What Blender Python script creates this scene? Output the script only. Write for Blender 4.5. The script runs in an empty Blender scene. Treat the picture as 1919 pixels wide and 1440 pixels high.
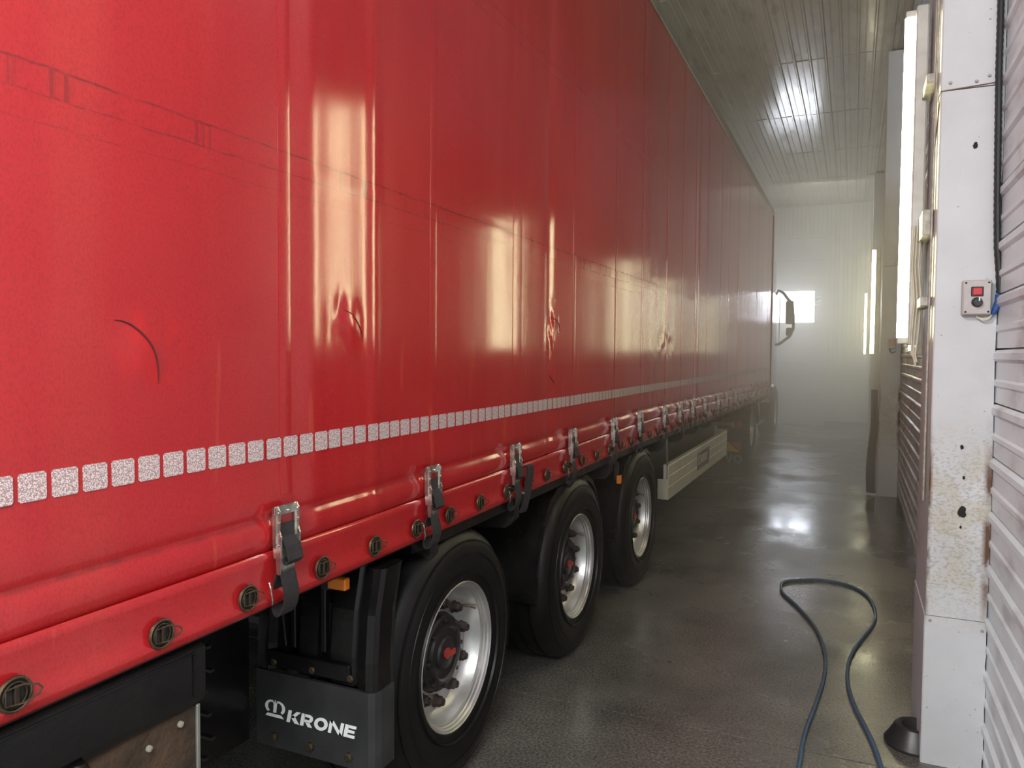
import bpy, bmesh, math, random
from mathutils import Vector, Matrix, noise
random.seed(7)
PI = math.pi
H = 1.575                                   # eye height over the floor

# ------------------------------------------------------------------ camera
sc = bpy.context.scene
cd = bpy.data.cameras.new('camera')
cam = bpy.data.objects.new('camera', cd)
sc.collection.objects.link(cam)
cd.sensor_width = 36.0
cd.lens = 1426.13 / 1919 * 36.0
cd.clip_end = 100
fw = Vector((-0.4087, 0.911748, -0.040982)).normalized()
rt = Vector((0.912373, 0.409299, 0.007108)).normalized()
up = rt.cross(fw).normalized()
rt = fw.cross(up).normalized()
m = Matrix((rt, up, -fw)).transposed().to_4x4()
m.translation = Vector((0, 0, H))
cam.matrix_world = m
sc.camera = cam

# ------------------------------------------------------------------ world, daylight, exposure
w = bpy.data.worlds.new('world'); sc.world = w; w.use_nodes = True
w.node_tree.nodes['Background'].inputs[0].default_value = (0.80, 0.90, 1.0, 1)
w.node_tree.nodes['Background'].inputs[1].default_value = 0.35
def area(name, loc, target, sx, sy, power, col):
    ld = bpy.data.lights.new(name, 'AREA'); ld.shape = 'RECTANGLE'
    ld.size = sx; ld.size_y = sy; ld.energy = power; ld.color = col
    o = bpy.data.objects.new(name, ld); sc.collection.objects.link(o)
    o.location = loc
    o.rotation_euler = (Vector(target) - Vector(loc)).to_track_quat('-Z', 'Y').to_euler()
    return o
# daylight coming in through the open gate behind the photographer
area('gate_daylight', (-2.1, -5.6, 2.35), (-2.1, 0, 2.1), 4.6, 4.0, 95, (0.95, 0.98, 1.0))
# added fill lights without fixtures: two near the photographer, one near the far gate
area('aisle_fill', (-0.42, -0.45, 2.55), (-1.5, 1.0, 1.5), 1.2, 0.35, 53, (1.0, 0.99, 0.98))  # added fill, placed and aimed to brighten the near curtain
area('rear_fill', (-2.7, -2.6, 4.6), (0.4, 3.0, 1.4), 1.2, 0.35, 380, (0.97, 0.99, 1.0))  # added fill for the right wall and near pillar
area('far_fill', (-0.5, 15.8, 4.7), (-0.8, 18.4, 2.6), 1.2, 0.3, 28, (1.0, 0.97, 0.84))  # added fill that lifts the end wall
area('window_daylight', (-1.35, 18.18, 2.67), (-0.8, 9, 0.4), 1.0, 0.66, 85, (0.94, 0.96, 0.92))
sc.view_settings.view_transform = 'Standard'
sc.view_settings.look = 'None'
sc.view_settings.gamma = 1
sc.view_settings.use_curve_mapping = False
sc.view_settings.exposure = 0.0
sc.cycles.volume_bounces = 1
sc.cycles.max_bounces = 6
sc.cycles.diffuse_bounces = 3
sc.cycles.glossy_bounces = 3
sc.cycles.transparent_max_bounces = 8
sc.cycles.sample_clamp_indirect = 4
sc.cycles.use_denoising = True
sc.cycles.use_adaptive_sampling = True
sc.cycles.adaptive_threshold = 0.03

# ------------------------------------------------------------------ material helpers
MATS = {}
def nodes_of(name):
    mt = bpy.data.materials.new(name); mt.use_nodes = True
    nt = mt.node_tree
    return mt, nt, nt.nodes['Principled BSDF']
def N(nt, t, **kw):
    n = nt.nodes.new(t)
    for k, v in kw.items():
        if k.startswith('i_'):
            key = k[2:]
            n.inputs[int(key) if key.isdigit() else key.replace('_', ' ')].default_value = v
        else:
            setattr(n, k, v)
    return n
def mapping(nt, scale):
    tc = N(nt, 'ShaderNodeTexCoord'); mp = N(nt, 'ShaderNodeMapping')
    mp.inputs['Scale'].default_value = scale
    nt.links.new(tc.outputs['Object'], mp.inputs['Vector'])
    return mp
def ramp(nt, src, p0, c0, p1, c1):
    r = N(nt, 'ShaderNodeValToRGB')
    e = r.color_ramp.elements
    e[0].position = p0; e[0].color = c0 if len(c0) == 4 else (*c0, 1)
    e[1].position = p1; e[1].color = c1 if len(c1) == 4 else (*c1, 1)
    nt.links.new(src, r.inputs[0]); return r
def mathn(nt, op, a, b=None, c=None, clamp=False):
    n = N(nt, 'ShaderNodeMath', operation=op, use_clamp=clamp)
    for i, x in enumerate((a, b, c)):
        if x is None: continue
        if isinstance(x, (int, float)): n.inputs[i].default_value = x
        else: nt.links.new(x, n.inputs[i])
    return n.outputs[0]
def mix(nt, fac, a, b, mode='MIX'):
    n = N(nt, 'ShaderNodeMix', data_type='RGBA', blend_type=mode)
    for i, x in ((0, fac), (6, a), (7, b)):
        if isinstance(x, (int, float)): n.inputs[i].default_value = x
        elif isinstance(x, tuple): n.inputs[i].default_value = (*x, 1) if len(x) == 3 else x
        else: nt.links.new(x, n.inputs[i])
    return n.outputs[2]
def simple(name, col, rough=0.5, metal=0.0, var=0.15, scale=12, bump=0.0, spec=0.5, emit=None, es=0, rvar=0.0, coat=0.0):
    """noise-varied principled material"""
    if name in MATS: return MATS[name]
    mt, nt, b = nodes_of(name)
    mp = mapping(nt, (scale,) * 3)
    nz = N(nt, 'ShaderNodeTexNoise', i_Scale=1.0, i_Detail=5.0)
    nt.links.new(mp.outputs[0], nz.inputs['Vector'])
    lo = tuple(c * (1 - var) for c in col); hi = tuple(min(1, c * (1 + var)) for c in col)
    r = ramp(nt, nz.outputs[0], 0.3, lo, 0.7, hi)
    nt.links.new(r.outputs[0], b.inputs['Base Color'])
    b.inputs['Roughness'].default_value = rough
    b.inputs['Metallic'].default_value = metal
    b.inputs['Specular IOR Level'].default_value = spec
    b.inputs['Coat Weight'].default_value = coat
    b.inputs['Coat Roughness'].default_value = 0.1
    if rvar:
        rr = N(nt, 'ShaderNodeMapRange', i_3=max(0.02, rough - rvar), i_4=min(1, rough + rvar))
        nt.links.new(nz.outputs[0], rr.inputs[0]); nt.links.new(rr.outputs[0], b.inputs['Roughness'])
    if bump:
        n2 = N(nt, 'ShaderNodeTexNoise', i_Scale=6.0, i_Detail=4.0)
        nt.links.new(mp.outputs[0], n2.inputs['Vector'])
        bp = N(nt, 'ShaderNodeBump', i_Strength=bump, i_Distance=0.01)
        nt.links.new(n2.outputs[0], bp.inputs['Height']); nt.links.new(bp.outputs[0], b.inputs['Normal'])
    if emit:
        b.inputs['Emission Color'].default_value = (*emit, 1); b.inputs['Emission Strength'].default_value = es
    MATS[name] = mt
    return mt

# ------------------------------------------------------------------ mesh helpers
class MB:
    """collects shapes given in world coordinates (or local ones) and links them as ONE object"""
    def __init__(s): s.bm = bmesh.new()
    def box(s, x0, x1, y0, y1, z0, z1, bev=0.0, seg=1):
        vs = [s.bm.verts.new((x, y, z)) for x in (x0, x1) for y in (y0, y1) for z in (z0, z1)]
        fs = [(0, 1, 3, 2), (4, 6, 7, 5), (0, 4, 5, 1), (2, 3, 7, 6), (0, 2, 6, 4), (1, 5, 7, 3)]
        F = [s.bm.faces.new([vs[i] for i in f]) for f in fs]
        if bev:
            es = list({e for f in F for e in f.edges})
            bmesh.ops.bevel(s.bm, geom=es, offset=bev, segments=seg, affect='EDGES', profile=0.5)
        return s
    def prism(s, pts, axis, a, b):
        """2D polygon extruded along an axis; pts in the two other axes (in x,y,z order)"""
        def P(p, t):
            q = list(p); q.insert(axis, t); return q
        A = [s.bm.verts.new(P(p, a)) for p in pts]; B = [s.bm.verts.new(P(p, b)) for p in pts]
        s.bm.faces.new(A); s.bm.faces.new(B[::-1])
        n = len(pts)
        for i in range(n):
            s.bm.faces.new((A[i], B[i], B[(i + 1) % n], A[(i + 1) % n]))
        return s
    def tube(s, pts, r, n=8, closed=False, cap=True):
        pts = [Vector(p) for p in pts]; k = len(pts); rings = []
        prev = None
        for i, p in enumerate(pts):
            if closed: t = pts[(i + 1) % k] - pts[i - 1]
            else: t = pts[min(i + 1, k - 1)] - pts[max(i - 1, 0)]
            t.normalize()
            u = prev if prev is not None else Vector((0, 0, 1)) if abs(t.z) < 0.9 else Vector((1, 0, 0))
            u = (u - t * u.dot(t)).normalized(); prev = u; v = t.cross(u)
            rr = r[i] if isinstance(r, (list, tuple)) else r
            rings.append([s.bm.verts.new(p + (u * math.cos(a) + v * math.sin(a)) * rr) for a in [2 * PI * j / n for j in range(n)]])
        for i in range(k if closed else k - 1):
            A, B = rings[i], rings[(i + 1) % k]
            for j in range(n):
                s.bm.faces.new((A[j], A[(j + 1) % n], B[(j + 1) % n], B[j]))
        if cap and not closed:
            s.bm.faces.new(rings[0][::-1]); s.bm.faces.new(rings[-1])
        return s
    def lathe(s, prof, n=32, axis='x', c=(0, 0, 0), cap0=False, cap1=False):
        """prof: (t, r) along the axis"""
        rings = []
        for t, r in prof:
            ring = []
            for j in range(n):
                a = 2 * PI * j / n; u, v = r * math.cos(a), r * math.sin(a)
                q = {'x': (t, u, v), 'y': (u, t, v), 'z': (u, v, t)}[axis]
                ring.append(s.bm.verts.new((q[0] + c[0], q[1] + c[1], q[2] + c[2])))
            rings.append(ring)
        for A, B in zip(rings, rings[1:]):
            for j in range(n):
                s.bm.faces.new((A[j], A[(j + 1) % n], B[(j + 1) % n], B[j]))
        if cap0: s.bm.faces.new(rings[0][::-1])
        if cap1: s.bm.faces.new(rings[-1])
        return s
    def strip(s, path, half, axis_w, th):
        """flat band following path, width along axis_w vector, thickness th"""
        path = [Vector(p) for p in path]; wv = Vector(axis_w).normalized() * half
        rows = []
        for i, p in enumerate(path):
            t = (path[min(i + 1, len(path) - 1)] - path[max(i - 1, 0)]).normalized()
            nrm = t.cross(wv).normalized() * th / 2
            rows.append([s.bm.verts.new(p + wv * a + nrm * b) for a, b in ((-1, -1), (1, -1), (1, 1), (-1, 1))])
        for A, B in zip(rows, rows[1:]):
            for j in range(4): s.bm.faces.new((A[j], A[(j + 1) % 4], B[(j + 1) % 4], B[j]))
        s.bm.faces.new(rows[0][::-1]); s.bm.faces.new(rows[-1])
        return s
    def build(s, name, mat, parent=None, origin=None, smooth=False, angle=35):
        bmesh.ops.recalc_face_normals(s.bm, faces=s.bm.faces)
        vs = [v.co for v in s.bm.verts]
        if origin is None:
            lo = [min(v[i] for v in vs) for i in range(3)]; hi = [max(v[i] for v in vs) for i in range(3)]
            origin = ((lo[0] + hi[0]) / 2, (lo[1] + hi[1]) / 2, lo[2])
        origin = Vector(origin)
        for v in s.bm.verts: v.co -= origin
        me = bpy.data.meshes.new(name); s.bm.to_mesh(me); s.bm.free()
        if smooth:
            for p in me.polygons: p.use_smooth = True
            try: me.set_sharp_from_angle(angle=math.radians(angle))
            except Exception: pass
        me.materials.append(mat)
        return link(name, me, parent, origin)
WORLD = {}
def link(name, data, parent, origin):
    o = bpy.data.objects.new(name, data); sc.collection.objects.link(o)
    origin = Vector(origin)
    o.location = origin - (WORLD[parent.name] if parent else Vector((0, 0, 0)))
    if parent: o.parent = parent
    WORLD[o.name] = origin
    return o
def tag(o, label=None, cat=None, group=None, kind=None):
    if label: o['label'] = label
    if cat: o['category'] = cat
    if group: o['group'] = group
    if kind: o['kind'] = kind
    return o
def thing(name, loc, label, cat, group=None):
    o = link(name, None, None, loc); o.empty_display_size = 0.2
    return tag(o, label, cat, group)
def kids(o): return [c for c in sc.collection.objects if c.parent == o]
def copy_part(o, parent, origin):
    c = o.copy(); sc.collection.objects.link(c); c.parent = parent
    origin = Vector(origin); WORLD[c.name] = origin
    c.location = origin - WORLD[parent.name]
    return c
def copy_tree(o, parent, origin, ch=None):
    """copy a part and its sub-parts"""
    c = copy_part(o, parent, origin)
    for k in (ch if ch is not None else kids(o)):
        copy_part(k, c, Vector(origin) + WORLD[k.name] - WORLD[o.name])
    return c

# ------------------------------------------------------------------ materials
def wet_floor():
    mt, nt, b = nodes_of('wet_concrete')
    mp = mapping(nt, (1, 1, 1))
    n1 = N(nt, 'ShaderNodeTexNoise', i_Scale=1.3, i_Detail=6.0, i_Roughness=0.6)
    n2 = N(nt, 'ShaderNodeTexNoise', i_Scale=90.0, i_Detail=3.0)
    n3 = N(nt, 'ShaderNodeTexNoise', i_Scale=0.9, i_Detail=5.0, i_Roughness=0.55)
    n4 = N(nt, 'ShaderNodeTexNoise', i_Scale=16.0, i_Detail=4.0)
    for n in (n1, n2, n3, n4): nt.links.new(mp.outputs[0], n.inputs['Vector'])
    base = ramp(nt, n1.outputs[0], 0.3, (0.11, 0.11, 0.108), 0.72, (0.26, 0.255, 0.245)).outputs[0]
    grit = ramp(nt, n2.outputs[0], 0.35, (0.5, 0.5, 0.5), 0.68, (1.7, 1.6, 1.4)).outputs[0]
    col = mix(nt, 0.8, base, grit, 'MULTIPLY')
    puddle = ramp(nt, n3.outputs[0], 0.36, (0, 0, 0), 0.68, (1, 1, 1)).outputs[0]
    dark = mix(nt, 1.0, col, (0.6, 0.6, 0.62), 'MULTIPLY')
    nt.links.new(mix(nt, puddle, col, dark), b.inputs['Base Color'])
    rr = N(nt, 'ShaderNodeMapRange', i_3=0.36, i_4=0.10)
    nt.links.new(puddle, rr.inputs[0]); nt.links.new(rr.outputs[0], b.inputs['Roughness'])
    b.inputs['Specular IOR Level'].default_value = 0.6
    bp = N(nt, 'ShaderNodeBump', i_Strength=0.35, i_Distance=0.004)
    bp2 = N(nt, 'ShaderNodeBump', i_Strength=0.12, i_Distance=0.003)
    h = mathn(nt, 'MULTIPLY', n2.outputs[0], mathn(nt, 'SUBTRACT', 1.0, puddle))
    nt.links.new(h, bp.inputs['Height']); nt.links.new(n4.outputs[0], bp2.inputs['Height'])
    nt.links.new(bp2.outputs[0], bp.inputs['Normal']); nt.links.new(bp.outputs[0], b.inputs['Normal'])
    return mt
M_floor = wet_floor()

def tarp():
    """red PVC curtain; object space: x out, y along the trailer, z over the floor"""
    mt, nt, b = nodes_of('red_tarpaulin')
    tc = N(nt, 'ShaderNodeTexCoord'); sep = N(nt, 'ShaderNodeSeparateXYZ')
    nt.links.new(tc.outputs['Object'], sep.inputs[0]); y, z = sep.outputs[1], sep.outputs[2]
    def tex(scale, mpx, detail=5.0, rough=0.55):
        mp = N(nt, 'ShaderNodeMapping'); mp.inputs['Scale'].default_value = mpx
        nt.links.new(tc.outputs['Object'], mp.inputs[0])
        n = N(nt, 'ShaderNodeTexNoise', i_Scale=scale, i_Detail=detail, i_Roughness=rough)
        nt.links.new(mp.outputs[0], n.inputs['Vector']); return n.outputs[0]
    big = tex(1.1, (1, 1, 1)); streak = tex(5.0, (1, 1, 0.10)); fine = tex(260.0, (1, 1, 0.6), 2.0)
    col = ramp(nt, big, 0.3, (0.36, 0.011, 0.014), 0.7, (0.44, 0.016, 0.020)).outputs[0]
    col = mix(nt, ramp(nt, streak, 0.45, (0, 0, 0), 0.75, (0.5, 0.5, 0.5)).outputs[0], col, (0.43, 0.035, 0.028))
    speck = ramp(nt, fine, 0.33, (0.80, 0.80, 0.80), 0.55, (1.05, 1.05, 1.05)).outputs[0]
    col = mix(nt, 0.8, col, speck, 'MULTIPLY')
    # dirt lines where the inner lath pockets press through the cloth, plus a painted fold shadow
    jag = mathn(nt, 'MULTIPLY', mathn(nt, 'SUBTRACT', tex(14.0, (1, 1, 1)), 0.5), 0.012)
    grime = tex(30.0, (1, 1, 0.35))
    tick = ramp(nt, tex(38.0, (0, 1, 0.02)), 0.60, (0, 0, 0), 0.66, (1, 1, 1)).outputs[0]
    zz = mathn(nt, 'ADD', z, jag)
    def line(z0, hw, amt):
        d = mathn(nt, 'ABSOLUTE', mathn(nt, 'SUBTRACT', zz, z0))
        f = mathn(nt, 'SUBTRACT', 1.0, mathn(nt, 'DIVIDE', d, hw), clamp=True)
        return mathn(nt, 'MULTIPLY', f, amt)
    dirt = None
    for z0, hw, amt in ((2.064, 0.004, 1.0), (2.014, 0.003, 0.85), (1.965, 0.002, 0.6), (2.90, 0.004, 0.7), (2.85, 0.004, 0.6), (1.166, 0.010, 0.55)):  # last entry puts the shade of the crease above the hem into the colour
        l = line(z0, hw, amt); dirt = l if dirt is None else mathn(nt, 'MAXIMUM', dirt, l)
    dirt = mathn(nt, 'MULTIPLY', dirt, ramp(nt, grime, 0.35, (0.2, 0.2, 0.2), 0.6, (1, 1, 1)).outputs[0])
    band = line(2.039, 0.026, 1.0); band = mathn(nt, 'GREATER_THAN', band, 0.05)
    bt = mathn(nt, 'MULTIPLY', band, mathn(nt, 'MULTIPLY', tick, 0.55))
    dirt = mathn(nt, 'MAXIMUM', dirt, bt)
    dirt = mathn(nt, 'MAXIMUM', dirt, mathn(nt, 'MULTIPLY', ramp(nt, grime, 0.62, (0, 0, 0), 0.78, (1, 1, 1)).outputs[0], mathn(nt, 'MULTIPLY', band, 0.5)))
    col = mix(nt, dirt, col, (0.13, 0.012, 0.012))
    # rubbed patches round the repairs
    def blob(y0, z0, ry, rz):
        a = mathn(nt, 'DIVIDE', mathn(nt, 'SUBTRACT', y, y0), ry); c = mathn(nt, 'DIVIDE', mathn(nt, 'SUBTRACT', z, z0), rz)
        d = mathn(nt, 'ADD', mathn(nt, 'MULTIPLY', a, a), mathn(nt, 'MULTIPLY', c, c))
        return mathn(nt, 'SUBTRACT', 1.0, d, clamp=True)
    bl = mathn(nt, 'MAXIMUM', blob(1.10, 1.58, 0.10, 0.10), blob(1.80, 1.63, 0.06, 0.09))
    bl = mathn(nt, 'MAXIMUM', bl, blob(3.36, 1.69, 0.12, 0.10))
    nb = ramp(nt, tex(16.0, (1, 1, 0.5)), 0.42, (0, 0, 0), 0.58, (1, 1, 1)).outputs[0]
    col = mix(nt, mathn(nt, 'MULTIPLY', mathn(nt, 'MULTIPLY', bl, 1.0, clamp=True), nb), col, (0.50, 0.010, 0.010))
    # orange water runs
    run = ramp(nt, tex(17.0, (1, 1, 0.10), 2.0), 0.66, (0, 0, 0), 0.70, (1, 1, 1)).outputs[0]
    zm = ramp(nt, z, 0, (0, 0, 0), 1, (1, 1, 1)); zm.color_ramp.elements[0].position = 0.0
    low = mathn(nt, 'LESS_THAN', z, 1.62)
    col = mix(nt, mathn(nt, 'MULTIPLY', mathn(nt, 'MULTIPLY', run, low), 0.3), col, (0.50, 0.08, 0.035))
    nt.links.new(col, b.inputs['Base Color'])
    rg = N(nt, 'ShaderNodeMapRange', i_1=0.35, i_2=0.7, i_3=0.17, i_4=0.10)
    nt.links.new(streak, rg.inputs[0]); nt.links.new(rg.outputs[0], b.inputs['Roughness'])
    b.inputs['Specular IOR Level'].default_value = 0.7
    bump_a = N(nt, 'ShaderNodeBump', i_Strength=0.05, i_Distance=0.002)
    bump_b = N(nt, 'ShaderNodeBump', i_Strength=0.04, i_Distance=0.010)
    nt.links.new(fine, bump_a.inputs['Height']); nt.links.new(tex(9.0, (1, 1, 0.09), 4.0), bump_b.inputs['Height'])
    nt.links.new(bump_b.outputs[0], bump_a.inputs['Normal']); nt.links.new(bump_a.outputs[0], b.inputs['Normal'])
    return mt
M_tarp = tarp()

def pillar_mat():
    """white painted sheet with rust, specks and scuffs (object space = world)"""
    mt, nt, b = nodes_of('dirty_white_sheet')
    tc = N(nt, 'ShaderNodeTexCoord'); sep = N(nt, 'ShaderNodeSeparateXYZ')
    nt.links.new(tc.outputs['Object'], sep.inputs[0]); x, y, z = sep.outputs
    def tex(scale, sv=(1, 1, 1), detail=5.0, rough=0.6):
        mp = N(nt, 'ShaderNodeMapping'); mp.inputs['Scale'].default_value = sv
        nt.links.new(tc.outputs['Object'], mp.inputs[0])
        n = N(nt, 'ShaderNodeTexNoise', i_Scale=scale, i_Detail=detail, i_Roughness=rough)
        nt.links.new(mp.outputs[0], n.inputs['Vector']); return n.outputs[0]
    col = ramp(nt, tex(3.0), 0.3, (0.56, 0.57, 0.59), 0.7, (0.66, 0.68, 0.70)).outputs[0]
    speck = ramp(nt, tex(48.0, detail=2.0), 0.70, (0, 0, 0), 0.745, (1, 1, 1)).outputs[0]
    col = mix(nt, mathn(nt, 'MULTIPLY', speck, 0.7), col, (0.14, 0.14, 0.15))
    # height window of the rusty, scuffed zone
    zr = mathn(nt, 'SUBTRACT', 1.0, mathn(nt, 'DIVIDE', mathn(nt, 'ABSOLUTE', mathn(nt, 'SUBTRACT', z, 0.93)), 0.42), clamp=True)
    zr = mathn(nt, 'MULTIPLY', zr, 1.8, clamp=True)
    crack = ramp(nt, tex(75.0, (1, 1, 1.6), 3.0), 0.50, (0, 0, 0), 0.60, (1, 1, 1)).outputs[0]
    ylw = ramp(nt, tex(9.0), 0.42, (0, 0, 0), 0.66, (1, 1, 1)).outputs[0]
    col = mix(nt, mathn(nt, 'MULTIPLY', mathn(nt, 'MULTIPLY', ylw, zr), 0.55), col, (0.50, 0.45, 0.30))
    col = mix(nt, mathn(nt, 'MULTIPLY', mathn(nt, 'MULTIPLY', crack, zr), 0.45), col, (0.30, 0.26, 0.20))
    e0 = mathn(nt, 'SUBTRACT', 1.0, mathn(nt, 'DIVIDE', mathn(nt, 'ABSOLUTE', mathn(nt, 'SUBTRACT', x, 0.479)), 0.030), clamp=True)
    e1 = mathn(nt, 'SUBTRACT', 1.0, mathn(nt, 'DIVIDE', mathn(nt, 'ABSOLUTE', mathn(nt, 'SUBTRACT', x, 0.275)), 0.014), clamp=True)
    e1 = mathn(nt, 'MULTIPLY', e1, mathn(nt, 'LESS_THAN', y, 3.295))
    edge = mathn(nt, 'MAXIMUM', e0, mathn(nt, 'MULTIPLY', e1, 0.8))
    rn = ramp(nt, tex(11.0, (1, 1, 0.6)), 0.40, (0, 0, 0), 0.56, (1, 1, 1)).outputs[0]
    rust = mathn(nt, 'MULTIPLY', mathn(nt, 'MULTIPLY', mathn(nt, 'MULTIPLY', edge, 1.7, clamp=True), rn), zr)
    col = mix(nt, rust, col, (0.13, 0.062, 0.035))
    nt.links.new(col, b.inputs['Base Color'])
    b.inputs['Roughness'].default_value = 0.42
    bp = N(nt, 'ShaderNodeBump', i_Strength=0.25, i_Distance=0.004)
    nt.links.new(tex(7.0), bp.inputs['Height']); nt.links.new(bp.outputs[0], b.inputs['Normal'])
    return mt
M_pillar = pillar_mat()

def glossy_panel(name, lo, hi, rough, dirt, sv=(1, 0.25, 1), bump=0.4):
    mt, nt, b = nodes_of(name)
    mp = mapping(nt, sv)
    n1 = N(nt, 'ShaderNodeTexNoise', i_Scale=2.2, i_Detail=6.0, i_Roughness=0.6)
    n2 = N(nt, 'ShaderNodeTexNoise', i_Scale=9.0, i_Detail=5.0)
    n3 = N(nt, 'ShaderNodeTexNoise', i_Scale=30.0, i_Detail=3.0)
    for n in (n1, n2, n3): nt.links.new(mp.outputs[0], n.inputs['Vector'])
    c = ramp(nt, n1.outputs[0], 0.3, lo, 0.7, hi).outputs[0]
    d = ramp(nt, n2.outputs[0], 0.52, (0, 0, 0), 0.74, (0.7, 0.7, 0.7)).outputs[0]
    nt.links.new(mix(nt, d, c, dirt), b.inputs['Base Color'])
    rr = N(nt, 'ShaderNodeMapRange', i_1=0.3, i_2=0.7, i_3=rough * 0.7, i_4=rough * 1.4)
    nt.links.new(n2.outputs[0], rr.inputs[0]); nt.links.new(rr.outputs[0], b.inputs['Roughness'])
    bp = N(nt, 'ShaderNodeBump', i_Strength=bump, i_Distance=0.006)
    nt.links.new(n1.outputs[0], bp.inputs['Height'])
    bp2 = N(nt, 'ShaderNodeBump', i_Strength=0.15, i_Distance=0.004)
    nt.links.new(n3.outputs[0], bp2.inputs['Height']); nt.links.new(bp.outputs[0], bp2.inputs['Normal'])
    nt.links.new(bp2.outputs[0], b.inputs['Normal'])
    return mt
M_ceil = glossy_panel('ceiling_sheet', (0.46, 0.43, 0.35), (0.62, 0.59, 0.50), 0.15, (0.28, 0.23, 0.15), bump=0.15)
M_side = glossy_panel('white_siding', (0.66, 0.73, 0.76), (0.78, 0.85, 0.88), 0.36, (0.40, 0.38, 0.38), (1, 0.35, 1), 0.6)
M_endw = glossy_panel('cream_wall_sheet', (0.55, 0.54, 0.48), (0.66, 0.65, 0.58), 0.45, (0.42, 0.38, 0.30), (1, 1, 0.3), 0.3)
M_gate = glossy_panel('gate_leaf', (0.52, 0.53, 0.50), (0.60, 0.61, 0.57), 0.45, (0.46, 0.45, 0.42), (1, 1, 0.5), 0.2)

M_black = simple('black_plastic', (0.008, 0.0072, 0.0072), 0.26, 0, 0.4, 6, 0.06, 0.35, rvar=0.12)
M_flap = simple('black_rubber_flap', (0.030, 0.030, 0.032), 0.42, 0, 0.25, 9, 0.1, 0.5, rvar=0.1)
M_tyre = simple('tyre_rubber', (0.007, 0.0065, 0.0065), 0.42, 0, 0.35, 10, 0.05, 0.3, rvar=0.12)
M_rim = simple('brushed_aluminium', (0.62, 0.62, 0.61), 0.34, 0.85, 0.12, 7, 0.04, 0.5, rvar=0.12)
M_nut = simple('rusty_steel', (0.060, 0.042, 0.036), 0.55, 0.4, 0.4, 60, 0.2)
M_hub = simple('black_hub_paint', (0.018, 0.016, 0.017), 0.35, 0, 0.4, 30, 0.1)
M_redplastic = simple('red_emblem', (0.42, 0.045, 0.035), 0.4)
M_zinc = simple('zinc_plated_steel', (0.56, 0.53, 0.48), 0.27, 0.95, 0.25, 40, 0.05, rvar=0.12)
M_dbronze = simple('dark_eyelet_metal', (0.045, 0.032, 0.022), 0.4, 0.6, 0.4, 50, 0.1)
M_bronze = simple('worn_eyelet_metal', (0.13, 0.10, 0.060), 0.38, 0.8, 0.45, 50, 0.1)
M_strap = simple('black_webbing', (0.022, 0.019, 0.020), 0.7, 0, 0.3, 80, 0.3)
M_dark = simple('near_black_steel', (0.020, 0.018, 0.018), 0.5, 0.2, 0.4, 5)  # near-black metal shared by the chassis and inner parts
M_brown = simple('mud_caked_steel', (0.055, 0.032, 0.018), 0.75, 0, 0.6, 11, 0.5)
M_white = simple('white_print', (0.95, 0.96, 0.96), 0.45, 0, 0.03)
M_amber = simple('amber_lens', (0.75, 0.20, 0.01), 0.2, 0, 0.1)
M_skirt = simple('cream_side_guard', (0.62, 0.60, 0.50), 0.4, 0.1, 0.1, 5)
M_grey = simple('grey_label', (0.16, 0.16, 0.15), 0.5)
M_alu = simple('dull_aluminium', (0.36, 0.37, 0.33), 0.4, 0.7, 0.15, 8)
M_tear = simple('dark_red_tear', (0.07, 0.008, 0.008), 0.7)  # dark red for the torn lines in the cloth
M_hose = simple('blue_hose', (0.075, 0.15, 0.24), 0.35, 0, 0.15, 20)
M_conduit = simple('black_conduit', (0.020, 0.022, 0.024), 0.45)
M_blue = simple('blue_tape', (0.03, 0.09, 0.30), 0.4)
M_box = simple('grey_control_box', (0.50, 0.47, 0.46), 0.5, 0, 0.08, 30)
M_red = simple('red_button', (0.60, 0.035, 0.05), 0.35)
M_cream = simple('cream_cable', (0.68, 0.66, 0.50), 0.5)
M_house = simple('lamp_housing', (0.66, 0.67, 0.62), 0.35)
M_plate = simple('dull_zinc_plate', (0.42, 0.40, 0.34), 0.5, 0.3, 0.3, 30)
M_hole = simple('dark_hole', (0.02, 0.02, 0.018), 0.9)
M_rubber = simple('wet_black_rubber', (0.028, 0.028, 0.030), 0.35, 0, 0.3, 8)
M_cab = simple('pale_blue_cab_paint', (0.42, 0.50, 0.60), 0.25, 0, 0.06)
M_yellow = simple('yellow_reflector', (0.85, 0.55, 0.02), 0.35)
M_orange = simple('red_reflector', (0.55, 0.07, 0.04), 0.35)
M_guardgrey = simple('pale_fender', (0.36, 0.37, 0.36), 0.4)
M_mirror = simple('mirror_glass', (0.10, 0.13, 0.14), 0.12, 0.6)
M_rust = simple('rust_line', (0.22, 0.13, 0.07), 0.8)
M_tube = simple('tube_light_glow', (1, 1, 0.9), 0.4, emit=(1.0, 0.94, 0.56), es=32)
M_pane = simple('frosted_daylight_pane', (0.9, 0.95, 1.0), 0.4, emit=(0.88, 0.95, 1.0), es=9)

def reflector():
    mt, nt, b = nodes_of('reflective_tape')
    tc = N(nt, 'ShaderNodeTexCoord'); mp = N(nt, 'ShaderNodeMapping'); mp.inputs['Scale'].default_value = (1, 1, 1)
    nt.links.new(tc.outputs['Object'], mp.inputs[0])
    v = N(nt, 'ShaderNodeTexVoronoi', i_Scale=320.0, feature='F1')
    nt.links.new(mp.outputs[0], v.inputs['Vector'])
    r = ramp(nt, v.outputs['Distance'], 0.25, (0.80, 0.76, 0.74), 0.60, (0.42, 0.26, 0.26))
    nt.links.new(r.outputs[0], b.inputs['Base Color'])
    b.inputs['Roughness'].default_value = 0.25; b.inputs['Metallic'].default_value = 0.15
    return mt
M_reflect = reflector()

# ================================================================== THE ROOM
XW = 0.481; YE = 18.38; ZC = 4.905; XL = -5.6; YB = -6.0
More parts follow.
